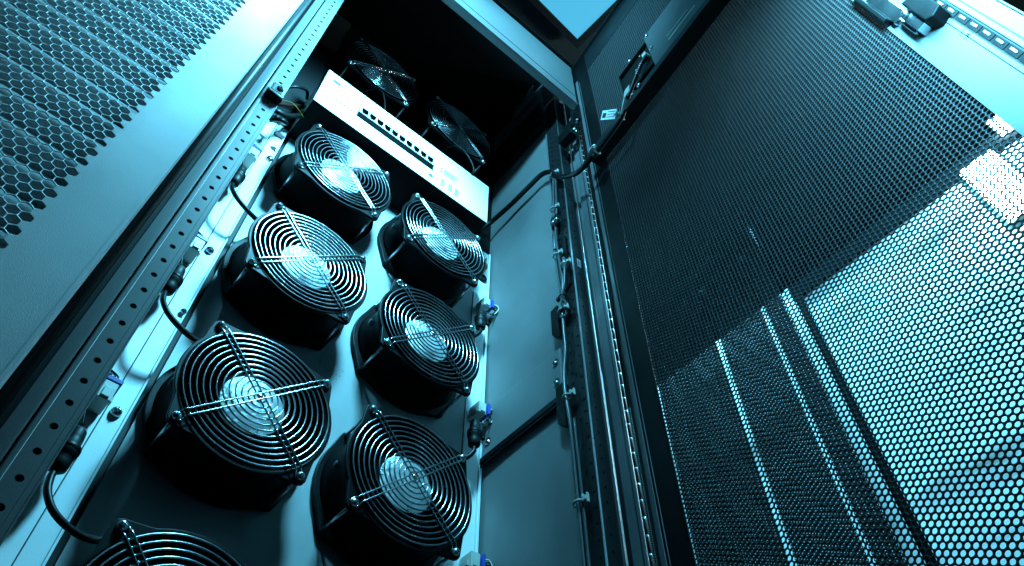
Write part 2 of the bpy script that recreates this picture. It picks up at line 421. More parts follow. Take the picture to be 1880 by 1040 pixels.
# ================================================================== FANS
def hull(pts):
    pts = sorted(set(pts))
    def half(ps):
        h = []
        for p in ps:
            while len(h) > 1 and (h[-1][0]-h[-2][0])*(p[1]-h[-2][1]) - (h[-1][1]-h[-2][1])*(p[0]-h[-2][0]) <= 0: h.pop()
            h.append(p)
        return h[:-1]
    return half(pts) + half(pts[::-1])
def flange(mb, R, er, y0, y1, rin, n=72, c=0.08):
    pts = [(0.045*math.cos(2*math.pi*k/12), 0.045*math.sin(2*math.pi*k/12)) for k in range(12)]
    for q in range(4):
        ac = math.pi/4 + q*math.pi/2; cxx, czz = c*math.sqrt(2)*math.cos(ac), c*math.sqrt(2)*math.sin(ac)
        pts += [(round(cxx + er*math.cos(2*math.pi*k/24), 6), round(czz + er*math.sin(2*math.pi*k/24), 6)) for k in range(24)]
    ears = []
    for q in range(4):
        ac = math.pi/4 + q*math.pi/2; cxx, czz = c*math.sqrt(2)*math.cos(ac), c*math.sqrt(2)*math.sin(ac)
        e = [(cxx + er*math.cos(2*math.pi*k/24), czz + er*math.sin(2*math.pi*k/24)) for k in range(24)]
        e += [(R*math.cos(ac + t_), R*math.sin(ac + t_)) for t_ in (-0.30, 0.30)] + [(0.03*math.cos(ac), 0.03*math.sin(ac))]
        ears.append(hull([(round(x, 6), round(z, 6)) for x, z in e]))
    def ray_out(poly, d):
        best = 0
        for i in range(len(poly)):
            p = poly[i]; q = poly[(i+1) % len(poly)]
            ex, ez = q[0]-p[0], q[1]-p[1]; den = d[0]*ez - d[1]*ex
            if abs(den) < 1e-12: continue
            r = (p[0]*ez - p[1]*ex)/den; s_ = (p[0]*d[1] - p[1]*d[0])/den
            if r > 0 and -1e-6 <= s_ <= 1+1e-6: best = max(best, r)
        return best
    out = []
    for k in range(n):
        a = 2*math.pi*k/n; d = (math.cos(a), math.sin(a))
        r = max([R] + [ray_out(e, d) for e in ears]); out.append((r*d[0], r*d[1]))
    inn = [(rin*math.cos(2*math.pi*k/n), rin*math.sin(2*math.pi*k/n)) for k in range(n)]
    vs = [(x, y0, z) for x, z in out] + [(x, y0, z) for x, z in inn] + [(x, y1, z) for x, z in out] + [(x, y1, z) for x, z in inn]
    fs = []
    for k in range(n):
        l = (k+1) % n
        fs += [(k, l, n+l, n+k), (2*n+k, 3*n+k, 3*n+l, 2*n+l), (k, 2*n+k, 2*n+l, l), (n+k, n+l, 3*n+l, 3*n+k)]
    mb.add(vs, fs)

GROUP = 'black axial fans bolted to the rack wall'
def make_fan():
    t = thing('axial_fan', '', 'fan', group=GROUP)
    b = MB(); flange(b, 0.1048, 0.0095, 0.0, 0.0055, 0.0998, 144)
    b.build('front_flange', M['blackgloss'], t, bevel=0.0010)
    b = MB(); flange(b, 0.1100, 0.0060, 0.0700, 0.0780, 0.0960, 96)
    b.box(-0.030, -0.012, 0.064, 0.078, 0.104, 0.117)
    b.build('rear_flange', M['blackgloss'], t, bevel=0.0012)
    b = MB(); b.lathe([(0.1000, 0.0040), (0.1015, 0.0056), (0.1008, 0.012), (0.0965, 0.020), (0.0945, 0.032), (0.0950, 0.055), (0.099, 0.066), (0.102, 0.0702),
                       (0.0945, 0.0702), (0.0930, 0.055), (0.0925, 0.030), (0.0945, 0.014), (0.0985, 0.0040)], 80, closed=True)
    b.build('housing', M['blade'], t)
    b = MB(); b.lathe([(0, 0.0150), (0.044, 0.0150), (0.0475, 0.0160), (0.0500, 0.0195), (0.0505, 0.060), (0, 0.060)], 48)
    b.build('hub', M['blade'], t)
    b = MB(); b.lathe([(0, 0.0142), (0.0425, 0.0142), (0.0435, 0.0149)], 48); lab = b.build('foil_label', M['foil'], t)
    b = MB()
    rr = random.Random(3)
    for k in range(26):
        an = rr.uniform(0, 6.28); r = rr.uniform(0.030, 0.039); L = rr.uniform(0.002, 0.006)
        x, z = r*math.cos(an), r*math.sin(an); b.box(x, x+L, 0.01385, 0.0141, z, z+0.0009)
    b.build('label_print', M['dark'], lab, kind='stuff')
    bm = None
    for k in range(7):
        if bm is None:
            b = MB(); vs = []; fs = []; nr, nc = 6, 6
            for i in range(nr):
                r = 0.0495 + (0.0905-0.0495)*i/(nr-1)
                for j in range(nc):
                    u = j/(nc-1); th = (u-0.5)*0.62 + 0.10*i/(nr-1); y = 0.022 + 0.030*u + 0.004*math.sin(math.pi*u)
                    vs.append((r*math.cos(th), y, r*math.sin(th)))
            for i in range(nr-1):
                for j in range(nc-1): fs.append((i*nc+j, i*nc+j+1, (i+1)*nc+j+1, (i+1)*nc+j))
            b.add(vs, fs, 0, True); bm = b.mesh('blade', M['blade'])
        put('blade', bm, t, rot=(0, 2*math.pi*k/7 + 0.3, 0))
    sm = None
    for k in range(4):
        if sm is None:
            b = MB(); b.box(0.048, 0.095, 0.060, 0.066, -0.004, 0.004); sm = b.mesh('strut', M['blade'])
        put('strut', sm, t, rot=(0, math.pi/2*k + 0.5, 0))
    g = MB().lathe([(0, -0.0078), (0.0038, -0.0074), (0.0046, -0.0062), (0.0040, -0.0050), (0, -0.0050)], 16).build('grille_centre', M['chrome'], t)
    for k in range(1, 13):
        r = 0.0081*k
        n = 24 + 5*k
        b = MB(); b.tube([(r*math.cos(2*math.pi*i/n), -0.0042, r*math.sin(2*math.pi*i/n)) for i in range(n)], 0.00118, 6, closed=True)
        b.build('ring', M['chrome'], g)
    for q in range(2):
        an = math.pi/4 + q*math.pi/2; d = Vector((math.cos(an), 0, math.sin(an))); nrm = Vector((-math.sin(an), 0, math.cos(an)))
        yy = -0.0066 - 0.0*q
        for sgn in (-1, 1):
            pts = []
            for s_ in (-1, 1):
                seg = [d*s_*0.1160*1 + nrm*0.0, d*s_*0.1165 + nrm*sgn*0.0030, d*s_*0.1130 + nrm*sgn*0.0056, d*s_*0.1085 + nrm*sgn*0.0058, d*s_*0.1045 + nrm*sgn*0.0042, d*s_*0.100 + nrm*sgn*0.0040]
                ys = [-0.0016, -0.0016, -0.0016, -0.0018, -0.0052, yy]
                seg = [Vector((p.x, y, p.z)) for p, y in zip(seg, ys)]
                if s_ == -1: pts += seg
                else: pts += seg[::-1]
            mid = [Vector((0, yy, 0)) + nrm*sgn*0.0040 + d*x for x in (-0.06, -0.02, 0.02, 0.06)]
            pts = pts[:6] + mid + pts[6:]
            MB().tube(smoothpath(pts, 3), 0.00118, 6).build('spoke', M['chrome'], g)
    for sx in (-1, 1):
        for sz in (-1, 1):
            put('screw', SCREW, t, (0.08*sx, -0.0030, 0.08*sz), rot=(0, random.uniform(0, 3), 0))
            MB().tube([(0.08*sx, 0.0056, 0.08*sz), (0.08*sx, 0.0698, 0.08*sz)], 0.0024, 8).build('bolt', M['screw'], t)
    b = MB(); b.lathe([(0, -0.0006), (0.0060, -0.0006), (0.0060, 0.0)], 20, 'x', (-0.0970, 0.043, 0)); b.build('round_sticker', M['post'], t)
    return t
fan0 = make_fan()
fans = [
    ((0.0, 0, 1.12), 'dim fan left of its pair in the shadow above the white switch'),
    ((0.237, 0, 1.12), 'dim fan right of its pair in the shadow above the white switch'),
    ((0.0, 0, 0.607), 'fan just under the left half of the white switch'),
    ((0.237, 0, 0.607), 'fan just under the right end of the white switch'),
    ((0.0, 0, 0.304), 'second fan down below the switch in the left column'),
    ((0.237, 0, 0.304), 'second fan down below the switch in the right column, beside a black plug'),
    ((0.0, 0, 0.0), 'largest whole fan, third down in the left column'),
    ((0.237, 0, 0.0), 'third fan down in the right column, near the dark channel on the side wall'),
    ((0.0, 0, -0.305), 'fan cut off by the bottom edge at lower left, only its top seen')]
for i, (p, l) in enumerate(fans):
    o = fan0 if i == 0 else copy_tree(fan0)
    o.location = p; o['label'] = l
    if i: 
        o.rotation_euler = (0, 0, 0)
        for ch in o.children:
            if ch.name.startswith('foil_label'): ch.rotation_euler = (0, 1.3*i, 0)
            if ch.name.startswith('blade') or ch.name.startswith('strut'): ch.rotation_euler = (0, ch.rotation_euler[1] + 0.37*i, 0)

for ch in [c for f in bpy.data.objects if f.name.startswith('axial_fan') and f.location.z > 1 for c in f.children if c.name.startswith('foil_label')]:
    ch.material_slots[0].link = 'OBJECT'; ch.material_slots[0].material = M['blade']  # top fans' foil blackened, standing in for the shade up there

# ================================================================== NETWORK SWITCH
t = thing('network_switch', 'white network switch box lying across the rack above six fans', 'network switch', (0, 0, 0))
b = MB(); b.box(-0.1155, 0.3245, -0.023, 0.0795, 0.7310, 0.8905); b.build('case', M['whitecase'], t, bevel=0.0012)
b = MB(); b.box(-0.1152, 0.3242, -0.0222, 0.0790, 0.7296, 0.7308); b.build('underside_shade', M['black'], t)  # black sheet added as the shade under the case
pb = MB(); pb.box(-0.0265, 0.1665, -0.0345, -0.0232, 0.7850, 0.7866); pb.box(-0.0265, 0.1665, -0.0345, -0.0232, 0.8125, 0.8155)
pb.box(-0.0265, -0.0238, -0.0345, -0.0232, 0.7868, 0.8123); pb.box(0.1638, 0.1665, -0.0345, -0.0232, 0.7868, 0.8123)
pb.box(-0.0265, 0.1665, -0.0343, -0.0232, 0.7838, 0.7848, 1)  # black sheet standing in for shade under the port block
port_block = pb.build('port_block', [M['stick'], M['black']], t, bevel=0.0003)
pm = None
for k in range(10):
    if pm is None:
        b = MB(); W = 0.01876; f0, f1 = -0.0112, -0.0100
        b.box(0.0001, 0.0018, f0, f1, 0, 0.0252); b.box(W-0.0018, W-0.0001, f0, f1, 0, 0.0252)
        b.box(0.0018, W-0.0018, f0, f1, 0.0232, 0.0252); b.box(0.0018, 0.0042, f0, f1, 0, 0.0048); b.box(W-0.0042, W-0.0018, f0, f1, 0, 0.0048)
        b.box(0.0003, 0.0016, f1, 0, 0, 0.0250, 1); b.box(W-0.0016, W-0.0003, f1, 0, 0, 0.0250, 1); b.box(0.0016, W-0.0016, f1, 0, 0.0236, 0.0250, 1)  # inner walls dark: shade inside the port put into the colour
        b.box(0.0016, W-0.0016, -0.0020, 0, 0, 0.0236, 1); b.box(0.0016, W-0.0016, f1, -0.0020, -0.0002, 0.0006, 1)
        pm = b.mesh('port', [M['stick'], M['dark'], M['edge']])
    put('port', pm, port_block, (-0.0238 + 0.01876*k, -0.0235, 0.7869))
def sheet(name, x0, x1, z0, z1, m, y=-0.0234, parent=None):
    b = MB(); b.box(x0, x1, y, -0.0229, z0, z1); return b.build(name, m, parent or t)
s = sheet('rating_sticker', -0.0985, -0.045, 0.838, 0.880, M['whitecase'])
b = MB(); b.box(-0.0985, -0.081, -0.0237, -0.0234, 0.851, 0.862)
for k in range(7): b.box(-0.078, -0.078 + random.uniform(0.018, 0.03), -0.0237, -0.0234, 0.874 - k*0.0048, 0.8752 - k*0.0048)
b.box(-0.0960, -0.0905, -0.0237, -0.0234, 0.878, 0.8792)
b.build('sticker_print', M['print'], s, kind='stuff')
b = MB()
x = -0.092
while x < -0.036:
    wd = random.uniform(0.0015, 0.004); b.box(x, x+wd, -0.0234, -0.0229, 0.7975, 0.7990); x += wd + random.uniform(0.001, 0.004)
for cx in (-0.076, -0.066, -0.056, -0.048, -0.040):
    b.prism([(cx + 0.0028*math.cos(q), 0.7885 + 0.0028*math.sin(q)) for q in np.linspace(0, 2*math.pi, 9)[:-1]], -0.0234, -0.0229)
for k in range(8): b.box(-0.090 + k*0.0075, -0.0868 + k*0.0075, -0.0234, -0.0229, 0.7793, 0.7803)
x = -0.0505
for k in range(5): b.box(-0.056 + k*0.0055, -0.0535 + k*0.0055, -0.0234, -0.0229, 0.7530, 0.7545)
b.build('case_print', M['print'], t, kind='stuff')
s = sheet('warning_sticker', 0.186, 0.236, 0.797, 0.826, M['stick'])
b = MB()
b.prism([(0.1885, 0.8145), (0.1945, 0.8145), (0.1915, 0.8205)], -0.0238, -0.0234); b.prism([(0.1885, 0.8030), (0.1945, 0.8030), (0.1915, 0.8090)], -0.0238, -0.0234)
for k in range(6): b.box(0.198, 0.234 - (k % 3)*0.004, -0.0238, -0.0234, 0.8215 - k*0.0038, 0.8225 - k*0.0038)
b.build('sticker_print', M['print'], s, kind='stuff')
s = sheet('table_sticker', 0.190, 0.254, 0.744, 0.778, M['whitecase'])
b = MB()
for cx in (0.194, 0.214, 0.232):
    for k in range(8): b.box(cx, cx+0.010, -0.0238, -0.0234, 0.7745 - k*0.0037, 0.7762 - k*0.0037)
b.build('sticker_print', M['print'], s, kind='stuff')
b = MB(); b.prism([(0.168 + 0.0062*math.cos(q), 0.7585 + 0.0062*math.sin(q)) for q in np.linspace(0, 2*math.pi, 17)[:-1]], -0.0234, -0.0229)
b.box(0.178, 0.186, -0.0234, -0.0229, 0.7575, 0.7600); b.build('stamp_mark', M['print'], t)
# cable looped in front of the switch top
o = MB().tube(smoothpath([(0.215, 0.03, 1.02), (0.222, -0.012, 0.985), (0.240, -0.030, 0.955), (0.262, -0.034, 0.918), (0.272, -0.029, 0.890), (0.268, 0.0, 0.897), (0.262, 0.04, 0.93)], 6), 0.0026, 8).build('loop_cable', M['cable'])
tag(o, 'thin black cable looping from the dim right fan over the switch edge', 'cable')
o = MB().tube(smoothpath([(-0.02, 0.03, 1.015), (0.0, -0.006, 1.004), (0.02, -0.010, 0.975), (0.04, 0.01, 0.93), (0.04, 0.05, 0.90)], 6), 0.0022, 8).build('fan_cable', M['cable'])
tag(o, 'thin black cable hanging under the dim left fan behind the switch', 'cable')

# ================================================================== LEFT CONNECTORS, PLUGS, CABLES
def connector(loc, flip, label):
    t = thing('wire_connector', label, 'connector', loc, (0, 0, 0), 'white and blue wire connectors')
    b = MB(); b.box(-0.008, 0.008, -0.018, 0.012, -0.022, 0.004); b.box(-0.0105, -0.008, -0.012, -0.004, -0.018, -0.010); b.box(-0.005, 0.005, -0.0205, -0.018, -0.020, -0.006)
    b.box(0.008, 0.0105, -0.012, -0.004, -0.018, -0.010); b.build('socket', M['white'], t, bevel=0.0008)
    b = MB()
    if flip: b.box(0.0108, 0.0160, -0.021, 0.006, -0.019, 0.006)
    else: b.box(-0.0085, 0.0105, -0.019, 0.007, 0.0045, 0.0110)
    b.build('blue_collar', M['blue'], t, bevel=0.001)
    b = MB()
    if flip: b.box(0.0162, 0.0185, -0.016, 0.001, -0.015, 0.003)
    else: b.box(-0.006, 0.006, -0.014, 0.004, 0.0112, 0.0150)
    b.build('wire_block', M['cable'] if flip else M['white'], t, bevel=0.0006)
    for k, mm in enumerate(('cable', 'yellow', 'cable', 'white', 'cable', 'cable')):
        if flip:
            oz = 0.001 - 0.0042*(k % 3); oy = -0.004 - 0.007*(k//3)
            P = [(0.018, oy, oz), (0.0235 + 0.0008*k, oy - 0.004, oz + 0.002), (0.0275 + 0.0010*k, oy-0.006, oz - 0.010), (0.020 + 0.0006*k, -0.014, -0.030), (0.004, -0.016, -0.044), (-0.010, -0.016, -0.052)]
        else:
            ox = (k % 3 - 1)*0.0035; oy = -0.003 - 0.007*(k//3)
            P = [(ox, oy, 0.0145), (ox - 0.002, oy, 0.021), (ox - (0.010+k*0.0010), oy-0.003, 0.022), (ox - (0.015+k*0.001), oy-0.005, 0.008), (-0.014, oy-0.006, -0.016), (-0.009, -0.010, -0.040), (-0.003, -0.011, -0.062)]
        MB().tube(smoothpath(P, 5), 0.0012, 6).build('wire', M[mm], t)
    return t
def plug(loc, label, side, tail):
    t = thing('cable_plug', label, 'plug', loc, None, 'black cable plugs')
    b = MB(); b.lathe([(0, 0.030), (0.006, 0.030), (0.0085, 0.026), (0.0095, 0.016), (0.0098, 0.006), (0.0118, 0.005), (0.0125, 0.0), (0.0125, -0.006), (0.0105, -0.008), (0.0108, -0.016), (0.0100, -0.024), (0.0055, -0.028), (0, -0.028)], 24, 'z')
    b.build('boot', M['rubber'], t)
    b = MB(); b.lathe([(0.0119, 0.0045), (0.0131, 0.004), (0.0131, -0.0012), (0.0119, -0.002)], 24, 'z'); b.build('collar', M['cable'], t)
    b = MB(); b.lathe([(0, 0.0), (0.0035, 0.0), (0.004, 0.006), (0.0025, 0.008), (0, 0.008)], 10, 'x', (0.0115*side, -0.002, -0.002)); b.build('knob', M['rubber'], t)
    MB().tube(smoothpath(tail, 6), 0.0040, 10).build('cable', M['cable'], t)
    return t
tailL = [(0.0, 0.0, -0.026), (0.0, -0.006, -0.040), (0.005, -0.012, -0.060), (0.020, -0.015, -0.078), (0.045, -0.010, -0.085), (0.068, 0.0, -0.078), (0.09, 0.010, -0.060)]
for z, l1, l2 in ((0.562, 'bright white and blue connector half hidden behind the rail, topmost on the left', 'black cable plug beside the first fan under the switch, on the left margin'),
                  (0.262, 'white and blue connector on the left margin beside the second fan down', 'black cable plug on the left margin beside the second fan down'),
                  (-0.042, 'white and blue connector on the left margin above the lowest black plug', 'lowest black cable plug on the left margin, with a thick cable to the largest fan')):
    connector((-0.153, 0.062, z), False, l1)
    plug((-0.156, 0.048, z-0.098), l2, -1, tailL)
tailR = [(0.0, 0.0, -0.026), (-0.002, -0.002, -0.040), (-0.012, 0.004, -0.055), (-0.03, 0.012, -0.062)]
for z, l1, l2 in ((0.575, 'white connector with blue collar on the right margin above the upper black plug', 'upper black plug hanging on the right margin next to the side wall'),
                  (0.272, 'white connector with blue collar on the right margin, in the middle of three', 'lower black plug on the right margin beside the bracket plate'),
                  (-0.030, 'white connector with blue collar on the right margin at the bottom edge', None)):
    connector((0.386, 0.062, z), True, l1)
    if l2: plug((0.373, 0.046, z-0.078), l2, 1, tailR)
# grommets at right end of the switch
for z, l in ((0.742, 'upper black grommet in the wall right of the switch'), (0.690, 'lower black grommet in the wall right of the switch')):
    o = MB().lathe([(0.006, -0.004), (0.011, -0.004), (0.0135, 0.0), (0.011, 0.003), (0.006, 0.002)], 24).build('grommet', M['rubber'], None, (0.392, 0.076, z)); tag(o, l, 'grommet', 'black grommets')
o = MB().tube(smoothpath([(0.392, 0.08, 0.742), (0.385, 0.055, 0.735), (0.378, 0.045, 0.715), (0.384, 0.055, 0.695), (0.392, 0.08, 0.690)], 5), 0.0013, 6).build('yellow_wire', M['yellow']); tag(o, 'short yellow wire between the two black grommets', 'wire')
# screws on the margins
for (x, z, l) in ((-0.132, 0.292, 'large screw on the bright left margin between the two upper black plugs'),
                  (-0.131, -0.049, 'large screw on the left margin beside the largest fan'),
                  (-0.1225, 0.612, 'large screw below the small socket cutout on the left margin'),
                  (-0.1215, 0.148, 'small screw at the groove of the left margin beside the second fan down')):
    o = put('screw', SCREW, None, (x, 0.0735 if x > -0.125 and z < 0.2 else 0.0752, z)); o.scale = (1.25, 1.3, 1.25) if z != 0.148 else (0.8, 0.9, 0.8); tag(o, l, 'screw', 'screws on the left margin')
b = MB(); b.box(-0.129, -0.121, 0.0755, 0.0768, 0.648, 0.660); b.box(-0.1315, -0.129, 0.0755, 0.0768, 0.651, 0.657); b.box(-0.121, -0.1195, 0.0755, 0.0768, 0.646, 0.649)
o = b.build('socket_cutout', M['dark']); tag(o, 'small dark socket cutout in the bright margin beside the top fan', 'cutout')
t = thing('junction_bracket', 'pale bracket with one dark screw at the top of the left margin', 'bracket', (-0.128, 0.066, 0.715))
b = MB(); b.box(-0.010, 0.010, 0, 0.010, -0.014, 0.014); b.build('plate', M['paint'], t, bevel=0.0015); put('screw', SCREW, t, (0.001, -0.001, 0.0))
# harness left of the switch
H = [([(-0.185, 0.01, 0.665), (-0.160, 0.005, 0.655), (-0.140, 0.010, 0.672), (-0.122, 0.02, 0.715), (-0.112, 0.03, 0.76)], 0.0055, 'cable', 'thick black cable curving out beside the switch left end'),
     ([(-0.160, 0.02, 0.640), (-0.145, 0.005, 0.636), (-0.134, 0.012, 0.650), (-0.138, 0.03, 0.676), (-0.150, 0.04, 0.684), (-0.160, 0.03, 0.665), (-0.152, 0.01, 0.645)], 0.0045, 'cable', 'small black cable loop left of the switch'),
     ([(-0.170, 0.03, 0.720), (-0.150, 0.025, 0.735), (-0.130, 0.03, 0.770), (-0.115, 0.04, 0.800)], 0.0040, 'brown', 'dark reddish cable in the shadow left of the switch'),
     ([(-0.165, 0.00, 0.690), (-0.145, -0.004, 0.700), (-0.128, 0.0, 0.700), (-0.112, 0.015, 0.715)], 0.0009, 'yellow', 'thin yellow wire lying along the black cables left of the switch'),
     ([(-0.172, 0.02, 0.78), (-0.150, 0.01, 0.800), (-0.130, 0.02, 0.83), (-0.120, 0.04, 0.84)], 0.0035, 'cable', 'black cable higher up in the shadow left of the switch')]
for P, r, mm, l in H:
    o = MB().tube(smoothpath(P, 6), r, 10).build('harness_cable', M[mm]); tag(o, l, 'cable', 'harness cables left of the switch')

# ================================================================== RIGHT POST
t = thing('perforated_post', 'dark vertical rack post with rows of small holes and a bright edge', 'post')
z0, z1 = -0.60, 1.285
def zlist(p, off): return [off + p*k for k in range(int((z0-off)/p)+1, int((z1-off)/p))]
b = MB()
def strip_x(ya, yb, yc, r, off, p=0.0245, ry=None):
    # strip facing -x at x=0.4130 ; (u = y)
    holed_strip(b, ya, yb, zlist(p, off), yc, r, 0.4130, p, 0.0015, 12, ry, plane='x')
strip_x(-0.1565, -0.1400, -0.1515, 0.0022, 0.601)
strip_x(-0.1645, -0.1565, -0.1605, 0.0062, 0.590, p=0.0490, ry=0.0011)
strip_x(-0.1790, -0.1645, -0.1715, 0.0024, 0.577)
strip = b.build('hole_flange', M['post'], t)
b = MB(); b.box(0.4155, 0.4160, -0.178, -0.141, z0, z1); b.build('flange_backing', M['dark'], t)
b = MB(); b.box(0.4130, 0.4165, -0.1400, -0.1355, z0, z1); b.build('inner_lip', M['postlit'], t, bevel=0.0005)
b = MB(); b.box(0.4118, 0.4138, -0.1815, -0.1788, z0, z1); b.build('bright_edge', M['edge'], t, bevel=0.0004)
b = MB(); holed_strip(b, 0.4145, 0.4430, zlist(0.0245, 0.587), 0.4270, 0.0026, -0.1800, 0.0245, 0.0015, 12, 0.0018); b.build('front_hole_strip', M['post'], t)
b = MB(); b.box(0.415, 0.443, -0.1775, -0.1770, z0, z1); b.build('strip_backing', M['dark'], t)
b = MB(); b.box(0.4430, 0.4450, -0.1830, -0.1700, z0, z1); b.build('fold_edge', M['postlit'], t, bevel=0.0005)
t = thing('door_post', 'steel post with a rounded bright fold just left of the piano hinge', 'post')
b = MB(); b.box(0.4450, 0.4640, -0.1690, -0.1660, z0, 1.40); b.build('recess_face', M['postlit'], t)
vs = []
b = MB(); b.tube([(0.4500, -0.1900, z0), (0.4500, -0.1900, 1.40)], 0.0062, 16); b.build('rounded_fold', M['postlit'], t)
b = MB(); b.box(0.4370, 0.4400, -0.2230, -0.2000, z0, 1.40); b.box(0.440, 0.456, -0.2015, -0.2, z0, 1.40); b.build('hinge_plate', M['postlit'], t, bevel=0.0008)
# label on the post
t = thing('post_sticker', 'small pale printed sticker on the dark post right of the cable bundle', 'sticker', (0.429, -0.1812, 0.500))
b = MB(); b.box(-0.0045, 0.0045, 0, 0.0006, -0.012, 0.012); b.build('paper', M['stick'], t)
b = MB(); b.box(-0.003, -0.0005, -0.0003, 0, -0.009, 0.009); b.box(0.001, 0.0016, -0.0003, 0, -0.009, 0.006); b.box(0.0028, 0.0033, -0.0003, 0, -0.009, 0.008); b.build('sticker_print', M['print'], t)
# piano hinge
t = thing('piano_hinge', 'long black piano hinge with bright gaps between door and post', 'hinge', (0.4455, -0.2190, 0))
b = MB(); b.box(-0.0085, 0.0085, 0.001, 0.003, z0, 1.395); b.build('leaf', M['black'], t)
kn = None; pn = None
for k in range(-22, 54):
    z = 0.540 + 0.0262*(k-21)
    if z > 1.38 or z < -0.55: continue
    if kn is None:
        kn = MB().lathe([(0, 0), (0.0032, 0), (0.0036, 0.001), (0.0036, 0.0222), (0.0032, 0.0232), (0, 0.0232)], 12, 'z').mesh('knuckle', M['black'])
        pn = MB().lathe([(0, 0), (0.0030, 0), (0.0030, 0.0026), (0, 0.0026)], 10, 'z').mesh('hinge_pin', M['edge'])
    put('knuckle', kn, t, (0, -0.001, z + 0.0015)); put('hinge_pin', pn, t, (0, -0.0015, z - 0.0012))
# black blocks on the post, hook catch
for zt, zb, l in ((0.382, 0.305, 'upper small black block between side wall and post, under the cable loop'), (0.186, 0.100, 'lower small black block between side wall and post')):
    b = MB(); b.prism([(-0.1245, zt), (-0.1420, zt+0.004), (-0.1420, zb-0.006), (-0.1245, zb+0.012)], 0.4000, 0.4128, 0, 'x')
    o = b.build('black_block', M['black'], None, bevel=0.0008); tag(o, l, 'block', 'black blocks on the post')
b = MB(); b.prism([(-0.158, 0.60), (-0.170, 0.59), (-0.172, 0.43), (-0.158, 0.415)], 0.4085, 0.4125, 0, 'x'); o = b.build('mounting_plate', M['black'], bevel=0.0006); tag(o, 'flat black plate behind the tied cable bundle', 'plate')
t = thing('door_catch', 'black hooked door catch bridging post and hinge near the top', 'catch', (0.430, -0.222, 1.09))
b = MB(); b.prism([(-0.032, -0.100), (-0.022, -0.108), (-0.016, -0.055), (0.000, -0.028), (0.030, -0.022), (0.046, -0.050), (0.058, -0.040), (0.050, 0.014), (0.022, 0.000), (0.006, 0.066), (-0.014, 0.010), (-0.026, -0.040)], -0.020, -0.012)
b.build('hook', M['black'], t, bevel=0.001)
b = MB(); b.box(-0.024, -0.006, -0.012, 0.020, -0.085, -0.055); b.build('foot', M['black'], t, bevel=0.001)
put('screw', SCREW, t, (-0.017, -0.0145, -0.062)); put('screw', SCREW, t, (-0.022, -0.0145, -0.118))
b = MB(); b.box(-0.034, -0.012, -0.012, 0.030, -0.140, -0.100); b.build('screw_plate', M['black'], t, bevel=0.001)
# cable gland and screw under the roof
t = thing('cable_gland', 'round black cable gland on the dark upper side wall', 'cable gland', (0.4020, -0.064, 1.452))
b = MB(); b.lathe([(0, -0.016), (0.014, -0.016), (0.018, -0.012), (0.018, -0.004), (0.022, -0.003), (0.022, 0.0)], 24, 'x'); b.build('gland', M['rubber'], t)
b = MB(); b.box(-0.0025, 0.0, -0.05, 0.04, -0.06, 0.018); b.build('gland_plate', M['postlit'], t, bevel=0.001)
# ================================================================== CABLE BUNDLE ON THE RIGHT
XB = 0.405
pz = [(0.402, -0.163, 0.860), (0.403, -0.156, 0.80), (XB, -0.150, 0.70), (XB, -0.144, 0.62), (XB, -0.144, 0.55), (XB, -0.147, 0.46), (XB, -0.154, 0.395), (XB, -0.149, 0.367), (XB, -0.150, 0.355)]
o = MB().tube(smoothpath(pz, 6), 0.0028, 8).build('bundle_cable', M['greycable']); tag(o, 'outer grey cable of the tied bundle, bowing toward the side wall', 'cable', 'tied grey cables on the post')
pz2 = [(0.402, -0.167, 0.855), (0.402, -0.165, 0.80), (0.403, -0.160, 0.70), (0.402, -0.153, 0.62), (0.402, -0.155, 0.53), (0.402, -0.160, 0.45), (0.402, -0.156, 0.395), (0.402, -0.166, 0.362), (0.402, -0.158, 0.340), (0.402, -0.150, 0.350)]
o = MB().tube(smoothpath(pz2, 6), 0.0028, 8).build('bundle_cable', M['greycable']); tag(o, 'middle grey cable of the tied bundle, looping at its foot', 'cable', 'tied grey cables on the post')
pz3 = [(0.399, -0.170, 0.50), (0.399, -0.170, 0.46), (0.400, -0.164, 0.42), (0.401, -0.156, 0.395), (0.401, -0.147, 0.365), (0.401, -0.150, 0.343), (0.401, -0.160, 0.338)]
o = MB().tube(smoothpath(pz3, 6), 0.0026, 8).build('bundle_cable', M['greycable']); tag(o, 'short grey cable with a bright metal end, right of the tied bundle', 'cable', 'tied grey cables on the post')
pz4 = [(0.402, -0.152, 0.375), (0.403, -0.151, 0.30), (0.404, -0.150, 0.26), (0.402, -0.145, 0.21), (0.400, -0.146, 0.16), (0.401, -0.150, 0.10), (0.403, -0.150, 0.0), (0.403, -0.151, -0.10), (0.403, -0.152, -0.25), (0.403, -0.152, -0.5)]
o = MB().tube(smoothpath(pz4, 6), 0.0032, 8).build('drop_cable', M['greycable']); tag(o, 'long grey cable running down the edge of the side wall', 'cable')
pz5 = [(p[0]+0.001, p[1]-0.0075, p[2]) for p in pz4[5:]]
o = MB().tube(smoothpath(pz5, 6), 0.0024, 8).build('drop_cable', M['greycable']); tag(o, 'thinner second cable beside the long grey one at the bottom', 'cable')
b = MB(); b.lathe([(0, 0.014), (0.0034, 0.014), (0.0036, -0.014), (0, -0.014)], 12, 'z', (0.399, -0.170, 0.487)); o = b.build('metal_ferrule', M['edge']); tag(o, 'bright metal ferrule on the short grey cable', 'ferrule')
t = thing('cable_coupler', 'black twin cable coupler with bright rings in the tied bundle', 'coupler', (0.402, -0.153, 0.655))
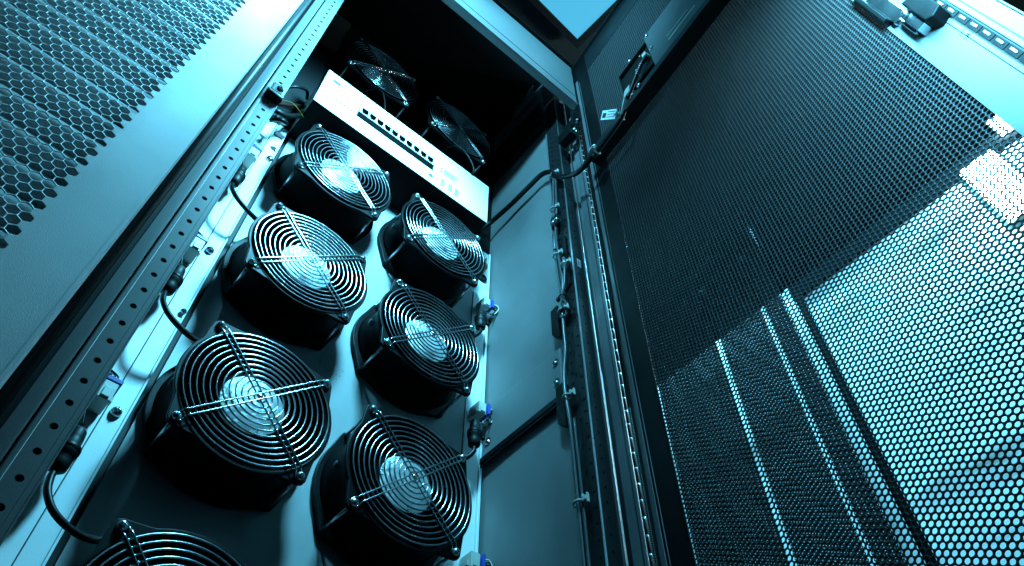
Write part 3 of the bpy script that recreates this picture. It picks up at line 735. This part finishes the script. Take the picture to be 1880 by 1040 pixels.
for dy in (-0.0055, 0.0045):
    b = MB(); b.lathe([(0, 0.020), (0.0040, 0.020), (0.0046, 0.012), (0.0062, 0.010), (0.0062, -0.004), (0.0050, -0.006), (0.0046, -0.022), (0, -0.022)], 14, 'z', (0, dy, 0)); q = b.build('coupler_body', M['cable'], t)
    b = MB(); b.lathe([(0.0060, -0.0002), (0.0068, -0.0005), (0.0068, -0.0030), (0.0060, -0.0034)], 14, 'z', (0, dy, 0)); b.build('metal_ring', M['edge'], q)
for z, dy, l in ((0.800, -0.161, 'short black sleeve'), ):
    pass
b = MB(); b.lathe([(0, 0.030), (0.0042, 0.030), (0.0046, 0.026), (0.0046, -0.026), (0.0038, -0.030), (0, -0.030)], 12, 'z', (XB, -0.1445, 0.590)); o = b.build('cable_sleeve', M['greycable']); tag(o, 'thick dark sleeve on the bundle below the coupler', 'sleeve')
def tie(loc, label, sc_=1.0, rot=None):
    t = thing('cable_tie', label, 'cable tie', loc, rot, 'white cable ties')
    b = MB(); n = 20
    b.tube([(0.0072*math.cos(2*math.pi*i/n), 0.0085*math.sin(2*math.pi*i/n), 0) for i in range(n)], 0.0019, 8, closed=True); b.build('strap', M['white'], t)
    b = MB(); b.box(-0.004, 0.004, -0.0175, -0.0095, -0.0035, 0.0035); b.box(-0.0025, 0.0025, -0.0195, -0.0172, -0.008, 0.008); b.box(-0.004, 0.002, -0.0125, -0.009, 0.003, 0.0085); b.build('clip', M['white'], t, bevel=0.0008)
    t.scale = (0.85*sc_,)*3
    return t
tie((0.4015, -0.161, 0.846), 'white cable tie at the top of the bundle, holding the thick black cable')
tie((0.4015, -0.153, 0.705), 'white cable tie just above the black twin coupler')
tie((0.4015, -0.150, 0.533), 'white cable tie below the dark sleeve of the bundle')
tie((0.399, -0.170, 0.478), 'white cable tie on the short cable beside the post sticker')
tie((0.401, -0.152, 0.358), 'white cable tie directly under the black strap loop')
tie((0.400, -0.149, 0.150), 'white cable tie level with the dark channel strip on the side wall')
tie((0.4015, -0.153, -0.048), 'lowest white cable tie on the long grey cable', 1.1)
b = MB(); b.tube([(0.402 + 0.004*math.cos(q), -0.157 + 0.0125*math.sin(q), 0.352 + 0.006*math.cos(2*q)) for q in np.linspace(0, 2*math.pi, 25)[:-1]], 0.0026, 8, closed=True); o = b.build('strap_loop', M['rubber']); tag(o, 'wide black strap loop around the foot of the tied bundle', 'strap')
b = MB(); b.tube([(0.4015 + 0.006*math.cos(q), -0.156 + 0.0065*math.sin(q), 0.396) for q in np.linspace(0, 2*math.pi, 17)[:-1]], 0.0013, 6, closed=True); b.box(0.397, 0.402, -0.150, -0.144, 0.392, 0.400); o = b.build('black_tie', M['rubber']); tag(o, 'thin black tie pinching the bundle above the strap loop', 'cable tie')

# thick black cable crossing from the rack to the door
P = [(0.372, 0.075, 0.860), (0.392, 0.050, 0.897), (0.399, -0.018, 0.902), (0.400, -0.080, 0.902), (0.400, -0.125, 0.898), (0.400, -0.155, 0.868), (0.400, -0.170, 0.832), (0.399, -0.190, 0.795), (0.398, -0.222, 0.757), (0.398, -0.250, 0.746), (0.396, -0.275, 0.748), (0.397, -0.297, 0.752)]
o = MB().tube(smoothpath(P, 6), 0.0060, 12).build('door_cable', M['cable']); tag(o, 'thick black cable swinging from the rack interior across the hinge to the open door', 'cable')

# ================================================================== OPEN DOOR (local x along the door, -y toward the rack)
DL = Vector((0.44, -0.237, 0)); DR = (0, 0, R_(-98))
door = thing('mesh_door', 'open rack door with fine round perforations, dark near the hinge and bright at its outer edge', 'door', DL, DR)
p = 0.00671; cx = p*math.sqrt(3)/2
cs = []
ncol = 88
s_last = 0.5607
for c in range(ncol):
    s = s_last - c*cx
    if s < 0.0545: break
    off = (p/2 if c % 2 else 0.0)
    k0 = int((-0.56 - off)/p)
    zc = -0.56 + off + (0.3965 + 0.56) % p
    while zc < 1.2865:
        cs.append((s, zc)); zc += p
me = perforated('perforated_sheet', cs, p/math.sqrt(3), 0.00262, 12, 0, 0.0011, M['door'], None)
put('perforated_sheet', me, door, kind='stuff')
# frame
b = MB(); b.box(0.004, 0.0130, -0.0024, -0.0011, -0.60, 1.30); b.box(0.0175, 0.0185, -0.0022, -0.0010, -0.60, 1.28); b.build('hinge_leaf', M['postlit'], door, bevel=0.0004)
b = MB(); b.box(0.004, 0.0545, -0.0010, 0.0015, -0.60, 1.40); b.box(0.0025, 0.0038, -0.006, 0.0015, -0.60, 1.40)
b.build('hinge_side_frame', M['black'], door, bevel=0.0005)
b = MB(); b.box(0.5632, 0.6035, -0.0010, 0.0015, -0.60, 1.40); b.build('outer_frame', M['door_lit'], door)
b = MB(); b.box(0.6045, 0.6095, -0.0011, 0.0015, -0.60, 1.40); b.box(0.6225, 0.6285, -0.0015, 0.0015, -0.60, 1.40); b.build('seal_land', M['door_lit'], door, bevel=0.0006)
b = MB(); b.box(0.6035, 0.6045, 0.0, 0.0015, -0.60, 1.40); b.box(0.6095, 0.6225, 0.0005, 0.002, -0.60, 1.40); b.box(0.6285, 0.6295, 0.0, 0.002, -0.60, 1.40); b.build('seal_groove', M['dark'], door)
b = MB(); b.box(0.6295, 0.6465, -0.0002, 0.0015, -0.60, 1.40); b.box(0.6465, 0.6485, -0.0040, 0.0015, -0.60, 1.40); b.build('outer_lip', M['door_lit'], door, bevel=0.0006)
b = MB(); b.box(0.0545, 0.5632, -0.0009, 0.0015, 1.2885, 1.40); b.box(0.0, 0.6465, -0.010, -0.0012, 1.3985, 1.4010); b.build('top_frame', M['post'], door, bevel=0.0004)
cm = None
for k in range(-4, 22):
    z = 0.0700 + 0.0267*(k-1)
    if cm is None:
        b = MB(); b.box(-0.0011, 0.0011, -0.0016, -0.0006, -0.0060, 0.0060); cm = b.mesh('seal_clip', M['edge'])
        b = MB(); b.box(-0.0042, 0.0042, -0.0006, 0.0, -0.0122, 0.0122); sm = b.mesh('seal_segment', M['black'])
    put('seal_segment', sm, door, (0.6160, 0, z)); put('seal_clip', cm, door, (0.6168, 0, z))
b = MB(); b.box(0.6012, 0.6018, -0.0014, -0.0009, 0.138, 0.158); b.box(0.6018, 0.6085, -0.0014, -0.0009, 0.1572, 0.1580); b.box(0.6045, 0.6075, -0.0020, -0.0009, 0.143, 0.147)
b.build('pressed_tab', M['dark'], door)
for z in (0.60, 0.476, 0.345, 0.215, 0.08):
    b = MB(); b.box(0.010, 0.0112, -0.0018, -0.0010, z-0.006, z+0.010); b.build('slit', M['dark'], door)
# lock
t = thing('door_lock', 'black and chrome lock mechanism on the outer margin of the open door', 'lock', DL, DR)
b = MB(); b.prism([(0.5925, 0.196), (0.6005, 0.190), (0.6135, 0.196), (0.6145, 0.258), (0.5925, 0.262)], -0.022, -0.0012); b.build('lock_body', M['blackgloss'], t, bevel=0.0018)
b = MB(); b.box(0.581, 0.5922, -0.017, -0.0012, 0.203, 0.252); b.box(0.5765, 0.581, -0.009, -0.0012, 0.214, 0.262); b.build('latch_bolt', M['chrome'], t, bevel=0.0012)
b = MB(); b.box(0.572, 0.590, -0.008, -0.0012, 0.264, 0.36); b.build('rod_bracket', M['chrome'], t, bevel=0.0012)
b = MB(); b.box(0.566, 0.5715, -0.012, -0.0012, 0.28, 0.40); b.build('lock_rod', M['black'], t, bevel=0.001)
put('screw', SCREW, t, (0.5865, -0.019, 0.243))

# cross channel, box, controller on the door
t = thing('cross_channel', 'dark metal channel running across the open mesh door', 'channel', DL, DR)
b = MB(); b.box(0.032, 0.62, -0.034, -0.0315, 0.7700, 0.7920); b.box(0.032, 0.62, -0.0315, -0.0013, 0.7700, 0.7722); b.build('channel', M['post'], t, bevel=0.0006)
for s, z in ((0.215, 0.7935), (0.060, 0.7850)): put('screw', SCREW, t, (s, -0.036, z-0.004))
t = thing('fan_control_box', 'slate grey flat control box with two bright slits on the door channel', 'control box', DL, DR)
b = MB(); b.box(0.262, 0.60, -0.030, -0.0013, 0.793, 0.972); b.build('cover', M['slatebox'], t, bevel=0.0012)
for z in (0.8525, 0.8325):
    b = MB(); b.box(0.312, 0.392 if z < 0.84 else 0.376, -0.0304, -0.0299, z-0.0030 if z < 0.84 else z-0.0018, z+0.0030 if z < 0.84 else z+0.0012); b.build('slit', M['white'], t)
for s, z in ((0.2705, 0.958), (0.2700, 0.885), (0.425, 0.81)): put('screw', SCREW, t, (s, -0.0305, z))
t = thing('sensor_module', 'small black module with bright screws below the grey control box', 'module', DL, DR)
b = MB(); b.box(0.163, 0.261, -0.022, -0.0013, 0.845, 0.952); b.build('module_body', M['black'], t, bevel=0.0015)
b = MB(); b.box(0.163, 0.261, -0.030, -0.022, 0.945, 0.952); b.box(0.163, 0.168, -0.030, -0.022, 0.845, 0.945); b.build('module_rim', M['post'], t, bevel=0.0006)
for s, z in ((0.205, 0.966), (0.175, 0.866), (0.190, 0.820)): put('screw', SCREW, t, (s, -0.024, z))
for s, z in ((0.232, 0.938), (0.212, 0.90)):
    b = MB(); b.box(s-0.001, s+0.002, -0.0232, -0.0221, z-0.002, z+0.002); b.build('light_dot', M['white'], t)
b = MB(); b.box(0.245, 0.256, -0.036, -0.0222, 0.878, 0.894); b.build('plug_end', M['white'], t, bevel=0.001)
MB().tube(smoothpath([(0.250, -0.030, 0.878), (0.236, -0.034, 0.862), (0.215, -0.034, 0.842), (0.190, -0.034, 0.815), (0.176, -0.034, 0.800)], 6), 0.0045, 10).build('ribbed_lead', M['cable'], t)
rg = None
for k in range(6):
    if rg is None: rg = MB().lathe([(0.0046, -0.0007), (0.0052, 0.0), (0.0046, 0.0007)], 12, 'x').mesh('rib', M['edge'])
    put('rib', rg, t, (0.236 - k*0.0035, -0.0340, 0.8615 - k*0.0033), rot=(0, -0.75, 0))
o = MB().tube(smoothpath([(0.055, -0.038, 0.742), (0.080, -0.038, 0.742), (0.120, -0.038, 0.744), (0.150, -0.038, 0.748), (0.165, -0.038, 0.762)], 6), 0.0048, 12).build('door_lead', M['cable'], None, DL); o.rotation_euler = DR
tag(o, 'black cable lying along the lower lip of the door channel', 'cable')
o = MB().tube(smoothpath([(0.148, -0.039, 0.752), (0.160, -0.042, 0.762), (0.172, -0.044, 0.782), (0.178, -0.042, 0.800), (0.186, -0.036, 0.815)], 6), 0.0016, 8).build('thin_lead', M['white'], None, DL); o.rotation_euler = DR
tag(o, 'thin pale wire rising from the clip to the black module', 'wire')
dm = Matrix.Translation(DL) @ Matrix.Rotation(DR[2], 4, 'Z')
def door_pt(s, n, z): return tuple((dm @ Vector((s, -n, z))))
tie(door_pt(0.068, 0.038, 0.742), 'white cable tie at the hinge end of the door channel', 1.0, (0, math.pi/2, DR[2]))
tie(door_pt(0.152, 0.038, 0.752), 'white cable tie on the door channel beside the printed tag', 1.0, (0, math.pi/2, DR[2]))
t = thing('printed_tag', 'pale printed tag with a small dark square on the cable by the door channel', 'tag', DL, DR)
b = MB(); b.prism([(0.098, 0.838), (0.110, 0.864), (0.148, 0.800), (0.136, 0.772)], -0.0405, -0.0398); b.build('paper', M['stick'], t)
b = MB(); b.prism([(0.1035, 0.838), (0.1095, 0.851), (0.1190, 0.835), (0.1130, 0.822)], -0.0410, -0.0406)
for k in range(4):
    o_ = 0.0035*k; b.prism([(0.1165 + o_, 0.8160+2.0*o_), (0.1172 + o_, 0.8175+2.0*o_), (0.1375+o_*0.9, 0.7835+2.0*o_), (0.1368+o_*0.9, 0.7820+2.0*o_)], -0.0410, -0.0406)
b.build('tag_print', M['dark'], t, kind='stuff')
t = thing('small_tag', 'tiny white folded tag on the thin wire below the black module', 'tag', DL, DR)
b = MB(); b.prism([(0.176, 0.786), (0.196, 0.790), (0.200, 0.812), (0.184, 0.810)], -0.0465, -0.0455); b.build('paper', M['white'], t)

# ================================================================== ROOM BEYOND
b = MB(); b.box(1.60, 1.62, -1.6, -0.1355, -0.8, 1.405); b.box(1.60, 1.62, -0.1350, 1.6, -0.8, 1.49)
struct('room_wall', b, M['wall'])
b = MB(); b.box(1.59, 1.62, -1.6, -0.1355, 1.4052, 1.475)
struct('wall_coping', b, M['coping'])
b = MB(); b.box(-2.5, 3.0, -3.0, 2.5, 2.06, 2.08); struct('room_ceiling', b, M['roomdark'])
o = MB().tube([(1.575, -0.158, -0.8), (1.575, -0.158, 1.40)], 0.0125, 10).build('dark_conduit', M['conduit']); tag(o, 'thin dark vertical conduit on the bright wall seen through the door mesh', 'conduit')
t = thing('wall_lamp_panel', 'glaring white rectangular lamp seen through the door mesh at the right edge', 'lamp', (1.575, -0.828, 1.265))
b = MB(); b.box(-0.004, 0.006, -0.050, 0.050, -0.142, 0.142); b.build('diffuser', M['lampface'], t)
b = MB(); b.box(0.0062, 0.022, -0.055, 0.055, -0.147, 0.147); b.build('lamp_housing', M['white'], t)
b = MB(); b.box(1.571, 1.58, -1.00, -0.925, 1.43, 1.52); o = b.build('upper_lamp', M['lampface']); tag(o, 'second small bright lamp above the glaring one at the right edge', 'lamp')
# lockers of dark mesh in front of the wall
LP = 0.0085; lcx = LP*math.sqrt(3)/2
lm = None
t = thing('mesh_locker', 'row of tall dark mesh locker doors with bright gaps seen through the open door', 'locker', (1.44, 0, 0))
for (ya, yb) in ((-0.152, -0.086), (-0.074, 0.108), (0.120, 0.396), (0.412, 0.640)):
    cs = []; c = 0; y = ya + 0.004
    while y < yb - 0.003:
        z = -0.35 + (LP/2 if c % 2 else 0)
        while z < 1.60: cs.append((y, z)); z += LP
        y += lcx; c += 1
    me = perforated('locker_mesh', cs, LP/math.sqrt(3), 0.00132, 6, 0, 0.0008, M['locker'], None)
    q = put('locker_mesh', me, t, (0, 0, 0), rot=(0, 0, math.pi/2)); q['kind'] = 'stuff'
b = MB(); b.box(0.0, 0.02, -0.152, 1.4, 1.60, 1.72); b.build('locker_header', M['locker'], t)
b = MB(); b.box(0.0, 0.02, 0.66, 1.6, -0.8, 1.60); b.build('locker_side', M['locker'], t)
# ceiling lamp seen above the rack
t = thing('ceiling_lamp', 'flat cyan ceiling light panel in a dark frame at the top centre', 'ceiling light', (0.262, -0.525, 2.0))
b = MB(); b.box(-0.31, 0.31, -0.31, 0.31, 0.0, 0.006); b.build('diffuser', M['ceillamp'], t)
b = MB(); b.box(0.311, 0.335, -0.335, 0.335, -0.006, 0.02); b.box(-0.335, -0.311, -0.335, 0.335, -0.006, 0.02); b.box(-0.311, 0.311, 0.311, 0.335, -0.006, 0.02); b.box(-0.311, 0.311, -0.335, -0.311, -0.006, 0.02); b.build('lamp_frame', M['post'], t, bevel=0.001)
t.rotation_euler = (0, 0, R_(3.5))
